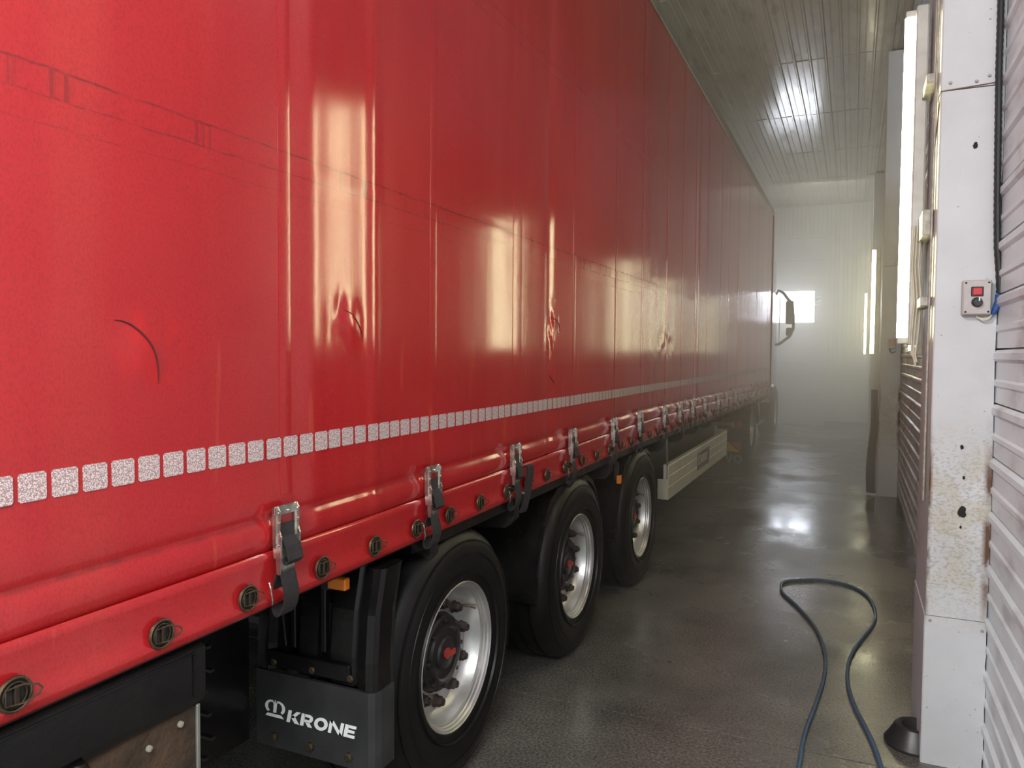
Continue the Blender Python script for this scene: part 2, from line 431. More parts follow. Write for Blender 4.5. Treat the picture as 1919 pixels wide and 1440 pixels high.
# floor slabs
fl = tag(MB().box(XL, XW + 0.3, YB, YE + 0.2, -0.14, -0.03).build('floor', M_dark), kind='structure')
ys = [YB, -2.9, 3.187, 9.3, 15.4, YE + 0.1]
for y0, y1 in zip(ys, ys[1:]):
    MB().box(XL, XW, y0 + 0.003, y1 - 0.003, -0.03, 0, 0.002).build('floor_slab', M_floor, fl, origin=(0, 0, 0))
# ceiling: steel sheets hung under a slab
ce = tag(MB().box(XL, XW + 0.3, YB, YE + 0.2, ZC + 0.03, ZC + 0.15).build('ceiling', M_ceil), kind='structure')
def sheet_profile(x0, wd, z):
    a = [(0, 0), (.30, 0), (.33, -.006), (.37, -.006), (.40, 0), (.80, 0), (.86, -.018), (.94, -.018), (1, 0)]
    low = [(x0 + wd * t, z + 0.018 + h) for t, h in a]
    return low + [(x0 + wd, z + 0.03), (x0, z + 0.03)]
pitch = 0.165; seams = [5.2, 7.3, 9.4, 11.5, 13.6, 15.7, 17.8]
edges_y = [YB, 1.0] + seams + [YE]
xk = XW
k = 0
while xk > XL + 0.05:
    wd = pitch - 0.003
    if xk > -1.95:
        segs = list(zip(edges_y, edges_y[1:]))[1:]
        MB().prism(sheet_profile(xk - pitch, wd, ZC), 1, YB, 1.0).build('ceiling_sheet', M_ceil, ce, origin=(0, 0, 0))
        for a, c in segs:
            dz = random.uniform(-0.003, 0.003)
            MB().prism(sheet_profile(xk - pitch, wd, ZC + dz), 1, a + 0.002, c - 0.002).build('ceiling_sheet', M_ceil, ce, origin=(0, 0, 0))
    else:
        MB().prism(sheet_profile(xk - pitch, wd, ZC), 1, YB, YE).build('ceiling_sheet', M_ceil, ce, origin=(0, 0, 0))
    xk -= pitch; k += 1
for s_ in seams:      # rows of lap ridges where the sheets overlap
    MB().box(-1.95, XW, s_ - 0.005, s_ + 0.005, ZC + 0.013, ZC + 0.0165).build('lap_strip', M_ceil, ce)
# right wall: horizontal ribbed siding
wr = tag(MB().box(XW + 0.03, XW + 0.2, YB, YE, 0, ZC).build('wall_right', M_side), kind='structure')
def board(z0, h):
    return [(XW, z0 + 0.004), (XW, z0 + h * .30), (XW - .006, z0 + h * .34), (XW - .006, z0 + h * .42), (XW, z0 + h * .46), (XW, z0 + h * .76),
            (XW - .011, z0 + h * .82), (XW - .011, z0 + h * .93), (XW, z0 + h - 0.002), (XW + .03, z0 + h - 0.002), (XW + .03, z0 + 0.004)]
z = 0.0
while z < ZC - 0.02:
    hh = min(0.2, ZC - z)
    MB().prism([(p[0], p[1]) for p in board(z, hh)], 1, YB, YE).build('siding_board', M_side, wr, origin=(0, 0, 0))
    z += 0.2
MB().box(XW - 0.035, XW, YB, YE, ZC - 0.06, ZC).build('trim_1', M_side, wr)
# left wall, beyond the trailer
wl = tag(MB().box(XL - 0.15, XL, YB, YE, 0, ZC).build('wall_left', M_side), kind='structure')
# end wall with sectional gate and window
wb = tag(MB().box(-0.585, XW + 0.2, YE + 0.04, YE + 0.2, 0, ZC).box(XL, -0.585, YE + 0.04, YE + 0.2, 4.20, ZC).build('wall_back', M_endw), kind='structure')
def vsheet(x0, x1, z0, z1):
    wd = x1 - x0
    pts = [(x0 + .002, YE + .04), (x0 + .002, YE + .012), (x0 + wd * .35, YE + .012), (x0 + wd * .40, YE + .02), (x0 + wd * .45, YE + .012),
           (x0 + wd * .85, YE + .012), (x0 + wd * .9, YE), (x1 - .004, YE), (x1 - .002, YE + .04)]
    MB().prism(pts, 2, z0, z1).build('wall_sheet', M_endw, wb, origin=(0, 0, 0))
n = 6; dx = (XW + 0.585) / n
for i in range(n): vsheet(-0.585 + i * dx, -0.585 + (i + 1) * dx, 0, ZC)
for i in range(28): vsheet(-0.585 - (i + 1) * 0.179, -0.585 - i * 0.179, 4.24, ZC)
g = tag(MB().box(-0.62, -0.575, YE - 0.02, YE + 0.05, 0, 4.24).box(-5.0, -0.575, YE - 0.02, YE + 0.05, 4.20, 4.26).build('door_1', M_endw), kind='structure')
zs = [0.0, 0.70, 1.40, 2.10, 3.20, 3.70, 4.20]
for z0, z1 in zip(zs, zs[1:]):
    if z0 == 2.10:
        mb = MB().box(-0.82, -0.62, YE, YE + 0.04, z0 + .003, z1 - .003).box(-0.95, -0.82, YE, YE + 0.04, z0 + .003, 2.30).box(-0.95, -0.82, YE, YE + 0.04, 3.02, z1 - .003)
        mb.box(-5.0, -0.95, YE, YE + 0.04, z0 + .003, 2.30).box(-5.0, -0.95, YE, YE + 0.04, 3.02, z1 - .003).box(-5.0, -1.93, YE, YE + 0.04, 2.30, 3.02)
        # the first opening reaches from x -1.93 to -0.79
        mb.build('gate_section', M_gate, g, origin=(0, 0, 0))
    else:
        MB().box(-5.0, -0.62, YE, YE + 0.04, z0 + .003, z1 - .003, 0.002).build('gate_section', M_gate, g, origin=(0, 0, 0))
win = tag(MB().box(-1.95, -0.80, YE - 0.015, YE + 0.03, 2.28, 2.305).box(-1.95, -0.80, YE - 0.015, YE + 0.03, 3.01, 3.035)
          .box(-1.95, -1.925, YE - 0.015, YE + 0.03, 2.30, 3.02).box(-0.825, -0.80, YE - 0.015, YE + 0.03, 2.30, 3.02).build('window_1', M_gate), kind='structure')
MB().box(-1.93, -0.82, YE + 0.012, YE + 0.02, 2.30, 3.02).build('pane', M_pane, win)
for zz_ in (2.48, 2.66, 2.84):
    MB().box(-1.93, -0.82, YE + 0.008, YE + 0.012, zz_ - .004, zz_ + .004).build('glazing_bar', M_house, win)
tag(MB().box(-0.59, XW, YE - 0.012, YE, 0, 0.10).build('baseboard_back', M_grey), kind='structure')
# rear wall behind the photographer, gate open
tag(MB().box(XL, -4.6, YB - 0.15, YB, 0, ZC).box(0.35, XW + 0.2, YB - 0.15, YB, 0, ZC).box(-4.6, 0.35, YB - 0.15, YB, 4.5, ZC).build('wall_front', M_endw), kind='structure')

# ------------------------------------------------------------------ pillars
PX0, PX1 = 0.275, 0.479
def pillar(y0, label, near=False):
    t = thing('pillar', ((PX0 + PX1) / 2, y0 + 0.25, 0), label, 'pillar', 'sheet-clad pillars along the right wall')
    O = (0, y0 - 3.29, 0) if not near else (0, 0, 0)
    d = 0.50
    # wrap of sheet: front and aisle face in one folded sheet
    def wrap(z0, z1, off, nm, mat=M_pillar):
        x0 = PX0 - off; yf = y0 - off
        wob = []
        nz = 14
        for i in range(nz + 1):
            wob.append(noise.noise((i * 1.7, y0, z0)) * 0.006)
        bm = MB(); rows = []
        for i in range(nz + 1):
            zc = z0 + (z1 - z0) * i / nz
            e = wob[i] if nm != 'foot_plate' or True else 0
            rows.append([bm.bm.verts.new(q) for q in ((x0, y0 + d, zc), (x0, yf + .004, zc), (x0 + .004, yf, zc), (PX1 - .002 + e, yf, zc), (PX1 - .002 + e, yf + .006, zc), (PX1 - .002 + e, y0 + d, zc))])
        for A, B in zip(rows, rows[1:]):
            for j in range(6): bm.bm.faces.new((A[j], A[(j + 1) % 6], B[(j + 1) % 6], B[j]))
        bm.bm.faces.new(rows[0][::-1]); bm.bm.faces.new(rows[-1])
        return bm.build(nm, mat, t, origin=O)
    c1 = wrap(0.58, 2.562, 0.0, 'cladding_sheet'); wrap(2.566, ZC, 0.001, 'cladding_sheet')
    wrap(0.0, 0.578, 0.004, 'foot_plate')
    for (x, z) in ((PX0 + .016, 0.56), (PX1 - .016, 0.545), (PX0 + .03, 2.59), (PX1 - .05, 2.60), (PX1 - .09, 2.585)):
        MB().lathe([(-.004, .0001), (-.004, .004), (0, .006)], 10, 'y', (x, y0 - .004, z)).build('rivet', M_plate, t, smooth=True)
    if near:
        for x, z, r in ((0.392, 2.352, .011), (0.379, 1.233, .008), (0.388, 1.118, .006), (0.386, 0.988, .019), (0.383, .93, .005)):
            h = MB()
            pr = [(r * (0.75 + 0.35 * noise.noise((a * 1.3, z * 5, r * 90))) * math.cos(a), r * (1.15 + 0.5 * noise.noise((a * 1.7, z * 9, 3))) * math.sin(a)) for a in [2 * PI * i / 14 for i in range(14)]]
            h.prism([(x + p[0], z + p[1]) for p in pr], 1, y0 - .0025, y0 + .003)
            h.build('bolt_hole', M_hole, t)
        # bent wire rest and seam rust line
        MB().tube([(PX0 - .001, y0 + .16, 2.40), (PX0 - .002, y0 + .05, 2.50), (PX0 + .001, y0 - .002, 2.563), (PX1 - .002, y0 - .003, 2.574)], 0.0022, 5).build('seam_rust', M_rust, t)
    return t
pillar(3.29, 'near white sheet-clad pillar carrying the red button control box', True)
pillar(9.42, 'hazy white pillar in mid room with a paler plate at its foot')
pillar(15.55, 'farthest pillar, almost hidden in the haze behind the middle one')

# ------------------------------------------------------------------ vertical tube lamps
def lamp(x, y, z0, z1, label, wall=False):
    """tube facing the aisle (-x); housing behind it"""
    t = thing('tube_lamp', (x + .03, y, z0), label, 'lamp', 'vertical tube lamps along the right side')
    MB().box(x + .022, x + .070, y - .055, y + .055, z0 - .02, z1 + .02, .006).build('lamp_housing', M_house, t)
    MB().tube([(x, y, z0 + .012), (x, y, z1 - .012)], .019, 12).build('light_tube', M_tube, t)
    for zz in (z0, z1):
        MB().box(x - .016, x + .024, y - .020, y + .020, zz - .014, zz + .014, .003).build('end_cap', M_house, t)
    return t
L1 = lamp(0.186, 3.70, 1.640, 3.02, 'big bright vertical tube lamp beside the near pillar')
for zz in (1.79, 2.10, 2.66):
    hgt = .05 if zz == 2.10 else .018
    MB().box(0.236, 0.2745, 3.42, 3.70, zz - hgt, zz + hgt, .002).build('bracket_plate', M_plate, L1)
for k_, (dy, dx) in enumerate(((-.085, .01), (-.10, .022), (-.075, 0.0))):
    pts = [(0.222 + dx, 3.70 + dy, 2.12), (0.216 + dx, 3.70 + dy, 1.95), (0.228 + dx, 3.695 + dy, 1.80), (0.220 + dx, 3.69 + dy, 1.66), (0.222 + dx * .5, 3.68 + dy, 1.58), (0.232 + dx * .3, 3.66 + dy, 1.535 + .012 * k_)]
    MB().tube(pts, .0045, 6).build('lamp_cable', M_cream, L1, smooth=True)
MB().tube([(0.268, 3.40, 4.0), (0.268, 3.40, 2.6), (0.266, 3.41, 1.95), (0.266, 3.42, 1.0)], .005, 6).build('feed_cable', M_plate, L1, smooth=True)
lamp(0.39, 6.40, 1.60, 2.80, 'wall tube lamp behind the near pillar, only its lower end showing')
lamp(0.186, 9.60, 1.583, 2.78, 'thick glowing tube lamp beside the hazy middle pillar')
lamp(0.39, 12.4, 1.60, 2.80, 'wall tube lamp hidden behind the middle pillar')
lamp(0.186, 15.70, 1.587, 2.74, 'thin far tube lamp, left of the other two in the haze')
lamp(0.186, -2.60, 1.62, 3.0, 'tube lamp behind the photographer on the right side')

# ------------------------------------------------------------------ control box and its conduit
cb = thing('control_box', (0.407, 3.27, 1.726), 'grey plastic control box with red button and black knob on near pillar', 'switch box')
yf = 3.2895
MB().box(0.361, 0.453, yf - .040, yf - .0015, 1.726, 1.854, .004, 2).build('box_body', M_box, cb)
MB().box(0.3635, 0.4505, yf - .047, yf - .039, 1.7285, 1.8515, .003, 2).build('box_lid', M_box, cb)
for x in (.371, .443):
    for z in (1.737, 1.843):
        MB().lathe([(-.0485, .0001), (-.0485, .0036), (-.046, .0036)], 10, 'y', (x, yf, z)).build('screw', M_hole, cb)
bt = MB().box(.387, .4265, yf - .052, yf - .046, 1.7935, 1.8285, .002).build('button_frame', M_conduit, cb)
MB().box(.392, .4215, yf - .056, yf - .051, 1.798, 1.824, .002).build('red_button', M_red, bt)
kn = MB().lathe([(-.068, .0001), (-.068, .013), (-.064, .0155), (-.050, .0165), (-.046, .019)], 20, 'y', (.407, yf, 1.772)).build('knob', M_conduit, cb, smooth=True)
MB().box(.405, .409, -.001, .001, 0, .014).build('knob_mark', M_white, kn, origin=(.407, 0, 0)).location = (0.005, yf - .069 - WORLD[kn.name].y, 1.776 - WORLD[kn.name].z)
cs = thing('conduit', (0.46, 3.27, 1.73), 'black corrugated conduit running down the near pillar to the control box', 'cable')
pth = []
for zz, xx in ((4.88, .452), (3.4, .452), (2.9, .454), (2.60, .455), (2.3, .460), (2.1, .464), (1.97, .468), (1.88, .476), (1.82, .480), (1.79, .479)):
    pth.append((xx, 3.265, zz))
fine = []
for a, c in zip(pth, pth[1:]):
    kk = max(1, int((a[2] - c[2]) / .012))
    for i in range(kk): fine.append(tuple(a[j] + (c[j] - a[j]) * i / kk for j in range(3)))
MB().tube(fine, [.0125 if i % 2 else .0108 for i in range(len(fine))], 10).build('corrugated_pipe', M_conduit, cs, smooth=True)
MB().tube([(.4795, 3.265, 1.80), (.4785, 3.265, 1.775), (.472, 3.264, 1.758), (.463, 3.264, 1.735), (.458, 3.265, 1.727)], [.0135, .0138, .0125, .008, .005], 10).build('tape_wrap', M_blue, cs, smooth=True)
for dz in (0, .005):
    MB().tube([(.461, 3.265, 1.731), (.448, 3.262, 1.716 - dz), (.428, 3.262, 1.712 - dz), (.412, 3.266, 1.717), (.408, 3.268, 1.728)], .0026, 6).build('white_wire', M_cream, cs, smooth=True)
# small one on the middle pillar
cb2 = thing('control_box', (0.39, 9.40, 1.67), 'tiny hazy control box with red button on the middle pillar', 'switch box')
MB().box(.345, .42, 9.375, 9.4185, 1.65, 1.76, .004).build('box_body', M_box, cb2)
MB().box(.362, .398, 9.368, 9.376, 1.70, 1.74, .002).build('red_button', M_red, cb2)
MB().tube([(.37, 9.40, 1.655), (.36, 9.39, 1.63), (.385, 9.39, 1.60), (.42, 9.39, 1.62)], .005, 6).build('wire', M_hole, cb2, smooth=True)

# ------------------------------------------------------------------ hose on the floor
hp = [(-0.185, 2.4), (-0.165, 2.75), (-0.154, 3.04), (-0.148, 3.31), (-0.117, 3.64), (-0.094, 3.97), (-0.104, 4.29), (-0.164, 4.65), (-0.28, 4.99), (-0.385, 5.235), (-0.412, 5.40), (-0.40, 5.50),
      (-0.335, 5.58), (-0.166, 5.665), (0.005, 5.61), (0.117, 5.415), (0.157, 5.095), (0.136, 4.835), (0.059, 4.488), (0.017, 4.23), (0.010, 3.948), (0.038, 3.687), (0.098, 3.40), (0.131, 3.17), (0.16, 2.8), (0.17, 2.4)]
def catmull(P, k=6):
    out = []
    for i in range(len(P) - 1):
        p0, p1, p2, p3 = P[max(i - 1, 0)], P[i], P[i + 1], P[min(i + 2, len(P) - 1)]
        for j in range(k):
            t = j / k
            out.append(tuple(0.5 * ((2 * p1[d]) + (-p0[d] + p2[d]) * t + (2 * p0[d] - 5 * p1[d] + 4 * p2[d] - p3[d]) * t * t + (-p0[d] + 3 * p1[d] - 3 * p2[d] + p3[d]) * t ** 3) for d in range(len(p1))))
    out.append(P[-1]); return out
hpts = [(p[0], p[1], .0095) for p in catmull(hp)]
tag(MB().tube(hpts, .009, 10).build('hose', M_hose, smooth=True), 'thin blue water hose looped on the wet floor', 'hose')
# low dark lump of unknown kind at the near pillar's foot
tag(MB().lathe([(0, .112), (.012, .114), (.035, .098), (.060, .084), (.080, .074), (.085, .062), (.080, .05), (.05, .045), (.048, .0001)], 28, 'z', (.262, 3.43, 0), True).build('floor_lump', M_rubber, smooth=True, angle=30),
    'low black rubber buffer on the floor at the near pillar foot', 'lump')
# dark rubber sheet hung beside the middle pillar
rs = MB()
rows = []
for i in range(15):
    z_ = 0.02 + 1.17 * i / 14
    wdt = .095 - .03 * (i / 14) ** 2
    cx = .262 - wdt - .012 * math.sin(i * .5)
    row = []
    for j in range(7):
        u = j / 6; row.append((cx + wdt * u, 9.46 + .02 * math.sin(u * 7 + i * .25), z_))
    rows.append(row)
vf = [[rs.bm.verts.new(p) for p in r] for r in rows]; vb = [[rs.bm.verts.new((p[0], p[1] + .012, p[2])) for p in r] for r in rows]
for A in (vf, vb):
    for r0, r1 in zip(A, A[1:]):
        for j in range(6): rs.bm.faces.new((r0[j], r0[j + 1], r1[j + 1], r1[j]))
for j in range(6):
    rs.bm.faces.new((vf[0][j], vf[0][j + 1], vb[0][j + 1], vb[0][j])); rs.bm.faces.new((vf[-1][j], vf[-1][j + 1], vb[-1][j + 1], vb[-1][j]))
for i in range(14):
    for j in (0, 6): rs.bm.faces.new((vf[i][j], vf[i + 1][j], vb[i + 1][j], vb[i][j]))
tag(rs.build('rubber_sheet', simple('grey_wet_rubber', (0.09, 0.09, 0.092), 0.45, 0, 0.2, 8), smooth=True), 'tall narrow dark rubber sheet hanging beside the hazy middle pillar', 'rubber sheet')

# ================================================================== THE TRAILER
XC = -1.287                                   # curtain plane
TR = thing('semi_trailer', (-2.55, 6.8, 0), 'long red curtain-sided semi-trailer filling the left of the wash hall', 'trailer')
CLIPS = [0.745, 1.461, 2.176, 2.852, 3.55, 4.27, 4.864, 5.573, 6.12, 6.66, 7.26, 8.035, 8.58, 9.285, 10.25, 11.22, 11.9, 12.7, 13.3]
STRAPS = [0.77] + [c * 1.287 / 1.26 for c in CLIPS[1:17]] + [13.0]
EXTRA = [3.279, 6.92]
def rail_z(y):
    b = -.628 + .008 * (min(max(y, .3), 5) - .8)
    if y > 5: b -= .0088 * (y - 5)
    return H + b
def wav(y, z):
    """how far the cloth stands off its plane"""
    d = 0.004 * noise.noise((y * 1.3, z * 0.35, 1.1)) + 0.0010 * noise.noise((y * 5.5, z * 0.5, 4.2))
    d += 0.0030 * math.exp(-((y - 1.60) / .05) ** 2) + 0.0035 * math.exp(-((y - 1.88) / .03) ** 2)
    for s in EXTRA: d -= 0.004 * math.exp(-((y - s) / .05) ** 2)
    d += .0010 * math.exp(-((z - 2.039) / .022) ** 4) + .0008 * math.exp(-((z - 2.875) / .022) ** 4)
    rz = rail_z(y) + .125
    h = z - rz
    ph = min(abs(y - s) for s in STRAPS)
    # soft fold above the hem: pulled in, bulged, creased
    d += .009 * math.exp(-((h - .045) / .035) ** 2) * (1 - .6 * math.exp(-(ph / .06) ** 2))
    d -= .004 * math.exp(-((h - .092) / .013) ** 2)
    d += .003 * math.exp(-((h - .14) / .04) ** 2)
    d -= .012 * math.exp(-(h / .012) ** 2)
    # ripples left of every buckle
    for s in STRAPS:
        q = (s - .055 - y)
        if -.05 < q < .12: d += .007 * math.exp(-((q - .012) / .014) ** 2) * math.exp(-((h - .06) / .05) ** 2)
    # repairs
    d += .006 * math.exp(-(((y - 1.08) / .05) ** 2 + ((z - 1.57) / .05) ** 2)) + .007 * math.exp(-(((y - 1.77) / .03) ** 2 + ((z - 1.65) / .05) ** 2))
    d += .010 * noise.noise((y * 22, z * 16, 0)) * math.exp(-(((y - 3.35) / .07) ** 2 + ((z - 1.69) / .09) ** 2))
    d += .010 * noise.noise((y * 22, z * 16, 5)) * math.exp(-(((y - 1.72) / .045) ** 2 + ((z - 1.66) / .06) ** 2))
    d += .014 * noise.noise((y * 14, z * 16, 9)) * math.exp(-(((y - 5.7) / .22) ** 2 + ((z - 1.67) / .09) ** 2))
    return d
def frange(a, b, s):
    out = []; x = a
    while x < b - 1e-6: out.append(x); x += s
    return out + [b]
Ys = frange(0.02, 0.6, .05) + frange(.6, 3.8, .014)[1:] + frange(3.8, 7.2, .03)[1:] + frange(7.2, 13.62, .08)[1:]
ZT = H + 2.3386
Hs = [0, .004, .008, .012, .018, .026, .034, .044, .054, .064, .074, .080, .086, .092, .098, .104, .112, .122, .134, .148, .165, .185, .21]
Zu = frange(1.32, 2.95, .022) + frange(2.95, ZT, .10)[1:]
cm = MB(); grid = []
for y in Ys:
    rz = rail_z(y) + .125
    col = [rz + h for h in Hs] + [z for z in Zu if z > rz + .23]
    zl = col if not grid else col
    grid.append([(XC + wav(y, z), y, z) for z in zl])
nmin = min(len(c) for c in grid)
grid = [c[:nmin - 1] + [c[-1]] for c in grid]
V = [[cm.bm.verts.new(p) for p in c] for c in grid]
for A, B in zip(V, V[1:]):
    for j in range(nmin - 1): cm.bm.faces.new((A[j], B[j], B[j + 1], A[j + 1]))
cur = cm.build('side_curtain', M_tarp, TR, origin=(0, 0, 0), smooth=True, angle=80)
# hem strip hooked below the curtain (hangs over the side rail)
hm = MB(); rows = []
for y in frange(0.02, 13.62, .05):
    b = rail_z(y); ww = .003 * noise.noise((y * 2.2, 0, 7)); t = b + .138
    prof = [(XC - .020, t - .010), (XC - .004 + ww, t - .002), (XC + .006 + ww, t), (XC + .012 + ww, t - .006), (XC + .011 + ww, t - .020), (XC + .007 + ww, b + .07), (XC + .010 + ww, b + .035), (XC + .016 + ww, b + .026),
            (XC + .010 + ww, b + .004), (XC + .004, b), (XC - .010, b + .002)]
    rows.append([hm.bm.verts.new((p[0], y, p[1])) for p in prof])
for A, B in zip(rows, rows[1:]):
    for j in range(len(A) - 1): hm.bm.faces.new((A[j], B[j], B[j + 1], A[j + 1]))
hem = hm.build('curtain_hem', M_tarp, TR, origin=(0, 0, 0), smooth=True, angle=50)
# welded vertical straps on the curtain
for s in STRAPS[1:] + [EXTRA[1]]:
    sm = MB(); hw = .021 if s != STRAPS[3] else .045
    zz = [z for z in [1.22, 1.30] + frange(1.4, 3.88, .06)]
    rows = []
    for z in zz:
        rows.append([sm.bm.verts.new((XC + wav(s + o, z) + dd, s + o, z)) for o, dd in ((-hw, -.001), (-hw, .0010), (-hw * .6, .0016), (hw * .6, .0016), (hw, .0010), (hw, -.001))])
    for A, B in zip(rows, rows[1:]):
        for j in range(5): sm.bm.faces.new((A[j], B[j], B[j + 1], A[j + 1]))
    sm.build('curtain_strap', M_tarp, cur, origin=(0, 0, 0), smooth=True, angle=40)
# white reflective squares
sq = MB().prism([(.004, 0), (.0, .004), (0, .046), (.004, .05), (.046, .05), (.05, .046), (.05, .004), (.046, 0)], 0, 0, .0012)
proto = None
y = .8264 - .0598 * 13; i = 0
while y < 13.5:
    zq = H - .2617 + .0015 * noise.noise((y * 3, 0, 0)); xq = XC + max(wav(y + a, zq + c) for a in (0, .025, .05) for c in (0, .05)) + .0006
    if any(abs(y + .025 - s) < .048 for s in STRAPS): xq += .0018
    if proto is None:
        proto = sq.build('reflective_square', M_reflect, TR, origin=(0, 0, 0))
        WORLD[proto.name] = Vector((xq, y, zq)); proto.location = Vector((xq, y, zq)) - WORLD[TR.name]
    else: copy_part(proto, TR, (xq, y, zq))
    y += .0598
# eyelets with their wire loops
EY = [.803, 1.10, 1.343, 1.613, 1.856, 2.09, 2.31, 2.547, 2.786, 3.0, 3.232, 3.47, 3.73, 3.97, 4.21, 4.45, 4.69, 4.93, 5.17, 5.41, 5.65, 5.89, 6.13, 6.37, 6.61, 6.85, 7.09, 7.33, 7.8, 8.3, 8.8, 9.3, 9.8, 10.3, 10.8]
def ring(r, y, z, x, n=20, sy=1): return [(x, y + r * sy * math.cos(2 * PI * i / n), z + r * math.sin(2 * PI * i / n)) for i in range(n)]
e0 = None
for k, y in enumerate(EY):
    z = H - .578 + .023 * min(1, (y - .8) / 2.95) - (.0088 * (y - 5) if y > 5 else 0)
    o = (XC + .017, y, z)
    if e0 is None:
        e0 = MB().lathe([(.001, .031), (.004, .0305), (.0055, .028), (.0045, .0255), (-.002, .0245)], 26, 'x', o).build('eyelet', M_bronze, TR, origin=o, smooth=True)
        MB().lathe([(.001, .0255), (.0005, .0001)], 20, 'x', o).build('eyelet_hollow', M_hole, e0, origin=o)
        MB().tube(ring(.021, y - .001, z, o[0] + .004, sy=.95), .0024, 6, closed=True).build('lock_ring', M_dbronze, e0, origin=o, smooth=True)
        lp = [(o[0] + .006, y - .018, z + .014), (o[0] + .011, y + .010, z + .016), (o[0] + .016, y + .032, z + .008), (o[0] + .017, y + .038, z), (o[0] + .016, y + .032, z - .008), (o[0] + .011, y + .010, z - .016), (o[0] + .006, y - .018, z - .014)]
        MB().tube(lp, .0018, 6, closed=True).build('wire_loop', M_bronze, e0, origin=o, smooth=True)
        MB().box(o[0] - .002, o[0] + .009, y - .004, y + .006, z - .017, z + .017, .002).build('turn_pin', M_dbronze, e0, origin=o)
        ech = kids(e0)
    else: copy_tree(e0, TR, o, ech)
# buckles with straps
def buckle(y, z):
    """y centre, z top; zinc over-centre frame holding the black strap"""
    x = XC + .018; o = (x, y, z)
    b = MB(); w2 = .040
    for s in (-1, 1):
        yy = y + s * (w2 - .006)
        pts = [(x, z - .004), (x + .014, z), (x + .022, z - .012), (x + .020, z - .060), (x + .026, z - .075), (x + .024, z - .128 if s < 0 else z - .10), (x + .004, z - .128 if s < 0 else z - .10), (x, z - .09)]
        b.prism([(p[0], p[1]) for p in pts], 1, yy - .0025, yy + .0025)
        b.box(x + .012, x + .0145, yy - .007, yy + .007, z - .10, z - .004)
    b.box(x + .006, x + .012, y - w2, y + w2, z - .026, z - .001, .002)
    fr = b.build('buckle', M_zinc, TR, origin=o)
    for yy, zz in ((-.034, -.016), (.034, -.014), (-.034, -.040), (-.034, -.068), (-.034, -.094), (.034, -.040), (.036, -.068), (.006, -.016)):
        MB().lathe([(.018 if abs(yy) > .02 else .012, .0036), (.0215 if abs(yy) > .02 else .016, .003), (.0225 if abs(yy) > .02 else .017, .0001)], 8, 'x', (x, y + yy, z + zz), True).build('rivet', M_zinc, fr, origin=o, smooth=True)
    # tongue
    tg = MB(); tg.strip([(x + .014, y - .008, z - .085), (x + .022, y - .008, z - .125), (x + .020, y - .008, z - .155), (x + .014, y - .008, z - .168)], .026, (0, 1, 0), .003)
    tg.prism([(x + .008, z - .10), (x + .026, z - .10), (x + .022, z - .166), (x + .012, z - .166)], 1, y - .036, y - .033)
    tg.build('lever', M_zinc, fr, origin=o)
    st = MB()
    st.strip([(x + .009, y + .006, z - .046), (x + .012, y + .006, z - .080), (x + .026, y + .006, z - .100), (x + .034, y + .008, z - .135), (x + .024, y + .006, z - .146)], .027, (0, 1, 0), .003)
    st.build('webbing', M_strap, fr, origin=o)
    # hanging loop of strap going under the rail
    lp = MB(); hs = catmull([(x + .014, y - .004, z - .150), (x + .022, y - .002, z - .190), (x + .024, y + .004, z - .225), (x + .012, y + .006, z - .262), (x - .004, y + .006, z - .276), (x - .016, y + .006, z - .262), (x - .012, y + .002, z - .215), (x + .002, y - .002, z - .170)], 4)
    lp.strip(hs, .026, (0, 1, .0), .0035); lp.build('strap_loop', M_strap, fr, origin=o, smooth=True, angle=60)
    hk = MB().tube([(x - .002, y - .046, z - .185), (x + .006, y - .050, z - .195), (x + .008, y - .046, z - .225), (x, y - .038, z - .240)], .0025, 6)
    hk.build('wire_hook', M_zinc, fr, origin=o, smooth=True)
    return fr
b0 = None
for y in CLIPS[1:]:
    z = H - .373 - (.0088 * (y - 5) * 1.0 if y > 5 else 0)
    o = (XC + .018, y, z)
    if b0 is None: b0 = buckle(y, z); bch = kids(b0)
    else: copy_tree(b0, TR, o, bch)
# the third strap ends in a ratchet tail
MB().strip(catmull([(XC + .04, 2.93, 1.10), (XC + .05, 2.955, 1.09), (XC + .045, 2.95, 1.02), (XC + .03, 2.945, .93), (XC + .02, 2.945, .90)], 4), .022, (0.2, 1, 0), .008).build('strap_tail', M_strap, TR, smooth=True)
MB().tube([(XC + .03, 2.86, .99), (XC + .035, 2.88, .985), (XC + .03, 2.90, .99), (XC + .035, 2.92, .985)], .006, 8).build('strap_spring', M_zinc, TR, smooth=True)
# tears and repairs
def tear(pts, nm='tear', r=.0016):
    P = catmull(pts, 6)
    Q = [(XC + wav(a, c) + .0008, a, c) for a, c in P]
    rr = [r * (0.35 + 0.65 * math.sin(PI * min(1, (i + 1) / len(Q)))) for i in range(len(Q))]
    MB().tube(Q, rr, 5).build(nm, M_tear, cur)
tear([(1.017, 1.632), (1.036, 1.630), (1.058, 1.621), (1.082, 1.602), (1.101, 1.578), (1.113, 1.545), (1.116, 1.507)], r=.0022)
tear([(1.734, 1.689), (1.760, 1.682), (1.783, 1.664), (1.805, 1.645), (1.817, 1.625), (1.819, 1.605)], r=.0018)
tear([(3.32, 1.74), (3.40, 1.72), (3.43, 1.67)], r=.0022)
tear([(3.30, 1.47), (3.36, 1.43)], r=.0022)
